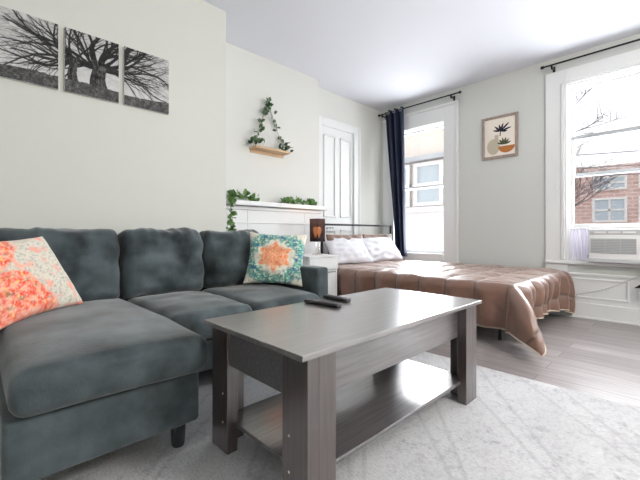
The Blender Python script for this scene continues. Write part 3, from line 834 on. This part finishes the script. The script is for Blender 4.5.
def stamp(x, y, r, val):
    x0_, x1_ = int(max(0, x-r-1)), int(min(TW, x+r+2)); y0_, y1_ = int(max(0, y-r-1)), int(min(NY, y+r+2))
    if x0_ >= x1_ or y0_ >= y1_: return
    sub = img[y0_:y1_, x0_:x1_]; d_ = np.hypot(xx[y0_:y1_, x0_:x1_]-x, yy[y0_:y1_, x0_:x1_]-y)
    a = np.clip(r+.5-d_, 0, 1); sub[:] = sub*(1-a) + val*a
def branch(x, y, ang, r, L, depth, bend_=0):
    n = int(L/1.1); w = 0
    for i in range(n):
        q = i/n; rr = r*(1-.65*q)
        stamp(x, y, rr, .008 + .03*rs.random())
        if r > 2.2: stamp(x, y+rr*.55, rr*.35, .10+.08*rs.random())
        x += 1.1*math.cos(ang); y += 1.1*math.sin(ang); w = .9*w + rs.uniform(-.02, .02); ang += w*.55 + bend_
        if depth and i > 6 and rs.random() < .05:
            branch(x, y, ang + rs.choice((-1, 1))*rs.uniform(.25, .75), max(.35, rr*.58), L*(1-q)*.7+12, depth-1, rs.uniform(-.004, .004))
cx1 = NX*(1+GAP/PW) + NX*.60; cx2 = NX*(1+GAP/PW) + NX*.14
for k in range(330):     # faint twigs all over the crown
    x = rs.uniform(0, TW); y = NY*rs.uniform(.42, 1)
    branch(x, y, rs.uniform(-.5, .5)+(0 if x > cx1 else PI), .4, rs.uniform(8, 24), 0)
for a, r, b_ in ((3.05, 4.2, -.0018), (2.95, 4.8, .0008), (2.82, 4.6, 0), (2.62, 4.6, .001), (2.35, 5, 0), (2.05, 5, 0), (1.8, 5.2, 0), (1.5, 5.6, 0), (1.22, 5.2, 0), (.95, 5, 0), (.70, 4.6, -.001), (.48, 4.6, -.001), (.30, 4.4, -.0015), (.14, 4, -.003), (.05, 3, -.007)):
    branch(cx1 + 13*math.cos(a), NY*.46 + 8*math.sin(a), a, r*.72, rs.uniform(150, 205), 2, b_)
for a, r in ((3.0, 4), (2.75, 4), (2.4, 4), (2.0, 4), (1.6, 4), (1.15, 3.4)):
    branch(cx2, NY*.44, a, r*.66, rs.uniform(110, 160), 2)
def trunk(cx, wd, ytop):
    for y in np.arange(NY*.12, ytop, .7):
        q = (y-NY*.12)/(ytop-NY*.12); hw = wd*(1.5-1.25*q+.75*q*q)
        for x in np.arange(-hw, hw, .9):
            str_ = max(0, .5+1.1*noise.noise(Vector((x*.33+cx, y*.09, 1)))+.5*noise.noise(Vector((x*.9, y*.3+cx, 5))))
            stamp(cx+x+1.5*math.sin(y/9), y, .8, .006+.20*str_*rs.random()*(1.15 if x > 0 else .7))
trunk(cx1, 13.5, NY*.60); trunk(cx2, 7.5, NY*.54)
g = yy < base_h
gr_ = .012 + .17*smooth(NY, TW, 2)*smooth(NY, TW, 5) + .06*rn.rand(NY, TW)
img[g] = gr_[g]
img = np.clip(img, .006, .70)
side = ['left', 'middle', 'right']
desc = ['canvas print of bare tree branches, leftmost of the three on the cream wall',
        'canvas print showing the tree trunks, middle one of the three on cream wall',
        'canvas print of bare branches sweeping right, rightmost of the three on cream wall']
for k in range(3):
    y_left = 1.038 - PW - (2-k)*(PW+GAP); zb = 1.728
    t = thing('canvas_print', (XA, y_left+PW/2, zb), desc[k], 'wall art', 'three canvas prints of one tree')
    obj('canvas', box(B(), XA+.001, XA+.021, y_left, y_left+PW, zb, zb+PH, .002, 1), M['canvas'], t)
    bm = B(); grid(bm, NX-1, NY-1, lambda u, v: Vector((XA+.0225, y_left+.0+PW*u, zb+PH*v)))
    r_ = bmesh.ops.extrude_face_region(bm, geom=bm.faces[:]) if False else None
    o = obj('printed_picture', bm, M['print'], t)
    at = o.data.color_attributes.new('print', 'FLOAT_COLOR', 'POINT')
    x_off = int(k*NX*(1+GAP/PW))
    for i, v in enumerate(o.data.vertices):
        u_ = min(NX-1, int(round((v.co.y + PW/2)/PW*(NX-1)))); v_ = min(NY-1, int(round(v.co.z/PH*(NY-1))))
        c = float(img[v_, min(TW-1, x_off+u_)]); at.data[i].color = (c, c, c*.99, 1)

# framed plant picture
fx0, fx1, fz0, fz1 = -1.775, -1.376, 1.728, 2.225
t = thing('framed_picture', ((fx0+fx1)/2, YW, fz0), 'framed print of a potted plant and vase between the two windows', 'picture')
bm = B(); rect_frame(bm, fx0, fx1, fz0, fz1, YW-.025, YW-.001, .030, bev=.004); obj('frame', bm, M['frame'], t)
bm = B(); box(bm, fx0+.025, fx1-.025, YW-.012, YW-.002, fz0+.025, fz1-.025); obj('backing', bm, M['canvas'], t)
iw, ih = fx1-fx0-.056, fz1-fz0-.056
def leafshape(x, y, cx, cy, ang, L, Wd):
    dx, dy = x-cx, y-cy; a = dx*math.cos(ang)+dy*math.sin(ang); b_ = -dx*math.sin(ang)+dy*math.cos(ang)
    return 0 < a < L and abs(b_) < Wd*math.sin(PI*a/L)**.8
def art(u, v):   # u,v 0..1
    x, y = u, v*ih/iw
    c = (.80, .74, .66)
    if ((x-.30)/.21)**2 + ((y-.33)/.27)**2 < 1 or (abs(x-.40) < .065 and .5 < y < .72): c = (.50, .45, .35)
    if abs(x-.54) < .018 and .42 < y < .95 and False: c = (.02, .02, .03)
    for i, a in enumerate((.25, .75, 1.25, 1.75, 2.35, 2.9, -.1)):
        if leafshape(x, y, .53, .83, a, (.36, .38, .28, .24, .28, .26, .22)[i], .032): c = (.015, .015, .03)
    if abs(x-.53+.1*(.83-y)) < .016 and .66 < y < .85: c = (.015, .015, .03)
    for a in (.3, .8, 1.3, 1.8, 2.3, 2.8):
        if leafshape(x, y, .64, .37, a, .24, .032): c = (.07, .08, .04)
    if (x-.72)**2/(.26**2) + (y-.30)**2/(.22**2) < 1 and y < .31: c = (.45, .17, .05)
    return c
bm = B(); grid(bm, 120, 150, lambda u, v: Vector((fx0+.028+iw*u, YW-.0135, fz0+.028+ih*v)))
o = obj('print', bm, M['print'], t)
print_colors(o, lambda c: art((c.x+iw/2)/iw, (c.z-.028)/ih))

# ------------------------------------------------------------------ triangular hanging shelf
t = thing('hanging_shelf', (XB, 2.23, 1.675), 'small pine shelf hung from a rope triangle above the mantel', 'shelf')
sy0, sy1 = 2.02, 2.465
obj('board', box(B(), XB, XB+.125, sy0, sy1, 1.707, 1.729, .003), M['pine'], t)
bm = B(); box(bm, XB, XB+.012, sy0+.01, sy1-.01, 1.675, 1.707, .002); obj('back_strip', bm, M['pine'], t)
apex = (XB+.012, 2.235, 2.24)
for y in (sy0+.03, sy1-.03):
    obj('rope', tube(B(), [(XB+.06, y, 1.729), (XB+.04, y*.5+apex[1]*.5, 1.97), apex], .0045, 6), M['rope'], t, True)
obj('hook', tube(B(), [(XB, 2.235, 2.247), (XB+.022, 2.235, 2.247), (XB+.026, 2.235, 2.257)], .005, 8), M['greymetal'], t, True)

# ------------------------------------------------------------------ ivy garlands
def leaf(bm, p, d, up, L):
    d = d.normalized(); s = d.cross(up); s = s.normalized() if s.length > 1e-3 else Vector((1, 0, 0)); n_ = s.cross(d).normalized()
    pts = [(0, 0, 0), (.28, .42, .05), (.55, .30, .04), (.62, .46, -.02), (.80, .16, 0), (1.05, 0, -.10), (.80, -.16, 0), (.62, -.46, -.02), (.55, -.30, .04), (.28, -.42, .05)]
    vs = [bm.verts.new(p + d*a*L + s*b_*L + n_*c_*L) for a, b_, c_ in pts]
    m_ = bm.verts.new(p + d*.5*L - n_*.06*L)
    for i in range(len(vs)): bm.faces.new((m_, vs[i], vs[(i+1) % len(vs)]))
def garland(path, n, spread, L, label, seed, ml, bias=Vector((0, 0, .4)), zmin=None, xmin=None, stemr=.003, skip=0):
    rnd = random.Random(seed)
    pts = [Vector(p) for p in path]
    t = thing('ivy_garland', tuple(pts[0]), label, 'ivy')
    obj('stem', tube(B(), pts, stemr, 5), M['stem'], t, True)
    bm = B()
    for i in range(n):
        q = skip + rnd.random()*(len(pts)-1-skip); k = int(q); p = pts[k].lerp(pts[min(k+1, len(pts)-1)], q-k)
        p = p + Vector((rnd.uniform(-1, 1)*spread[0], rnd.uniform(-1, 1)*spread[1], rnd.uniform(-1, 1)*spread[2]))
        d = Vector((rnd.uniform(-.4, 1), rnd.uniform(-1, 1), rnd.uniform(-1, 1))) + bias
        ll = L*rnd.uniform(.7, 1.3)
        if xmin is not None and p.x < xmin: p.x = xmin
        if xmin is not None and d.x < 0: d.x = -d.x*.3
        if zmin is not None: p.z = max(p.z, zmin+.006); d.z = abs(d.z)
        leaf(bm, p, d, Vector((1, .2, .5)) if rnd.random() < .6 else Vector((rnd.uniform(-1, 1), rnd.uniform(-1, 1), 1)), ll)
    o = obj('leaves', bm, ml, t); s = o.modifiers.new('thickness', 'SOLIDIFY'); s.thickness = .0008
    return t
XG = XB+.035
garland([(XG+.05, 2.03, 1.75), (XG+.04, 2.07, 1.83), (XG, 2.12, 1.94), (XG, 2.16, 2.05), (XG, 2.20, 2.15), (XG, 2.235, 2.22), (XG, 2.28, 2.10), (XG, 2.33, 1.98), (XG, 2.38, 1.88), (XG+.02, 2.42, 1.80), (XG+.05, 2.45, 1.76)],
        58, (.02, .032, .03), .046, 'ivy garland wound around the rope triangle of the pine shelf', 3, M['leafd'], xmin=XB+.012, zmin=1.735, stemr=.0018)
garland([(XG+.03, 1.99, 1.75), (XG+.05, 2.03, 1.77), (XG+.04, 2.08, 1.80), (XG+.05, 2.14, 1.76)], 22, (.02, .03, .03), .042, 'ivy clump at the left end of the pine shelf', 8, M['leafd'], xmin=XB+.012, zmin=1.735, stemr=.0018)
garland([(XG+.03, 2.36, 1.75), (XG+.05, 2.40, 1.79), (XG+.04, 2.44, 1.80), (XG+.05, 2.47, 1.75)], 20, (.02, .025, .03), .042, 'ivy clump at the right end of the pine shelf', 9, M['leafd'], xmin=XB+.012, zmin=1.735, stemr=.0018)
MZ = 1.165
garland([(-3.05, 1.69, MZ+.02), (-3.06, 1.80, MZ+.05), (-3.05, 1.92, MZ+.05), (-3.06, 1.99, MZ+.02), (-3.05, 2.03, MZ+.008)], 66, (.035, .03, .035), .045, 'ivy garland heaped on the left end of mantel shelf', 4, M['leaf'], zmin=MZ)
garland([(-3.05, 2.17, MZ+.006), (-3.06, 2.38, MZ+.008), (-3.05, 2.46, MZ+.03), (-3.06, 2.58, MZ+.035), (-3.05, 2.70, MZ+.03), (-3.06, 2.82, MZ+.02), (-3.06, 2.84, MZ+.008)], 95, (.035, .03, .03), .045, 'ivy garland heaped on the right half of mantel shelf', 5, M['leaf'], zmin=MZ, skip=1.2)
garland([(-2.965, 1.70, MZ+.005), (-2.95, 1.70, 1.13), (-2.955, 1.705, 1.02), (-2.95, 1.70, .93), (-2.955, 1.705, .86)], 46, (.01, .025, .012), .045, 'ivy strand hanging down from the left end of mantel shelf', 6, M['leaf'], bias=Vector((.3, 0, -.4)))

# ------------------------------------------------------------------ light
wd = bpy.data.worlds.new('overcast sky'); S.world = wd; wd.use_nodes = True
bg = wd.node_tree.nodes['Background']
tcw = wd.node_tree.nodes.new('ShaderNodeTexCoord'); sp = wd.node_tree.nodes.new('ShaderNodeSeparateXYZ'); rp = wd.node_tree.nodes.new('ShaderNodeValToRGB')
wd.node_tree.links.new(tcw.outputs['Generated'], sp.inputs[0]); wd.node_tree.links.new(sp.outputs['Z'], rp.inputs[0]); wd.node_tree.links.new(rp.outputs[0], bg.inputs[0])
rp.color_ramp.elements[0].color = (.95, .95, .95, 1); rp.color_ramp.elements[1].color = (.80, .88, 1, 1)
bg.inputs['Strength'].default_value = 1.2
def area(name, loc, rot, sx, sy, e, col=(1, 1, 1)):
    l = bpy.data.lights.new(name, 'AREA'); l.shape = 'RECTANGLE'; l.size = sx; l.size_y = sy; l.energy = e; l.color = col
    o = bpy.data.objects.new(name, l); C.objects.link(o); o.location = loc; o.rotation_euler = rot; return o
# area lights add daylight at the two windows and the invented third
area('daylight_window_1', (-2.65, 4.72, 1.45), (-PI/2-.08, 0, 0), .8, 1.7, 45, (.93, .96, 1))
area('daylight_window_2', (-.43, 4.92, 1.65), (-PI/2-.08, 0, 0), .9, 1.5, 60, (.93, .96, 1))
area('added_daylight_3', (1.45, 4.72, 1.5), (-PI/2-.08, 0, 0), .9, 1.7, 55, (.93, .96, 1))
# unseen ceiling light, added to brighten the room and the table's front faces
t = thing('added_ceiling_light', (1.4, 1.6, 2.6), 'round opal ceiling light, unseen, added to light the room', 'ceiling light')
obj('diffuser', lathe(B(), 1.4, 1.6, [(.02, 2.60), (.13, 2.615), (.18, 2.65), (.19, 2.685)], 32), M['lampglass'], t, True)
obj('rim', lathe(B(), 1.4, 1.6, [(.2, 2.685), (.2, 2.70)], 32), M['greymetal'], t)
l = bpy.data.lights.new('added_fill_light', 'POINT'); l.energy = 115; l.color = (1, .95, .88); l.shadow_soft_size = .25
o = bpy.data.objects.new('added_fill_light', l); C.objects.link(o); o.location = (1.4, 1.6, 2.2)

vs = S.view_settings; vs.view_transform = 'Standard'; vs.look = 'None'; vs.gamma = 1; vs.use_curve_mapping = False; vs.exposure = .45
S.cycles.max_bounces = 8; S.cycles.diffuse_bounces = 5; S.cycles.transparent_max_bounces = 12
S.cycles.use_denoising = True
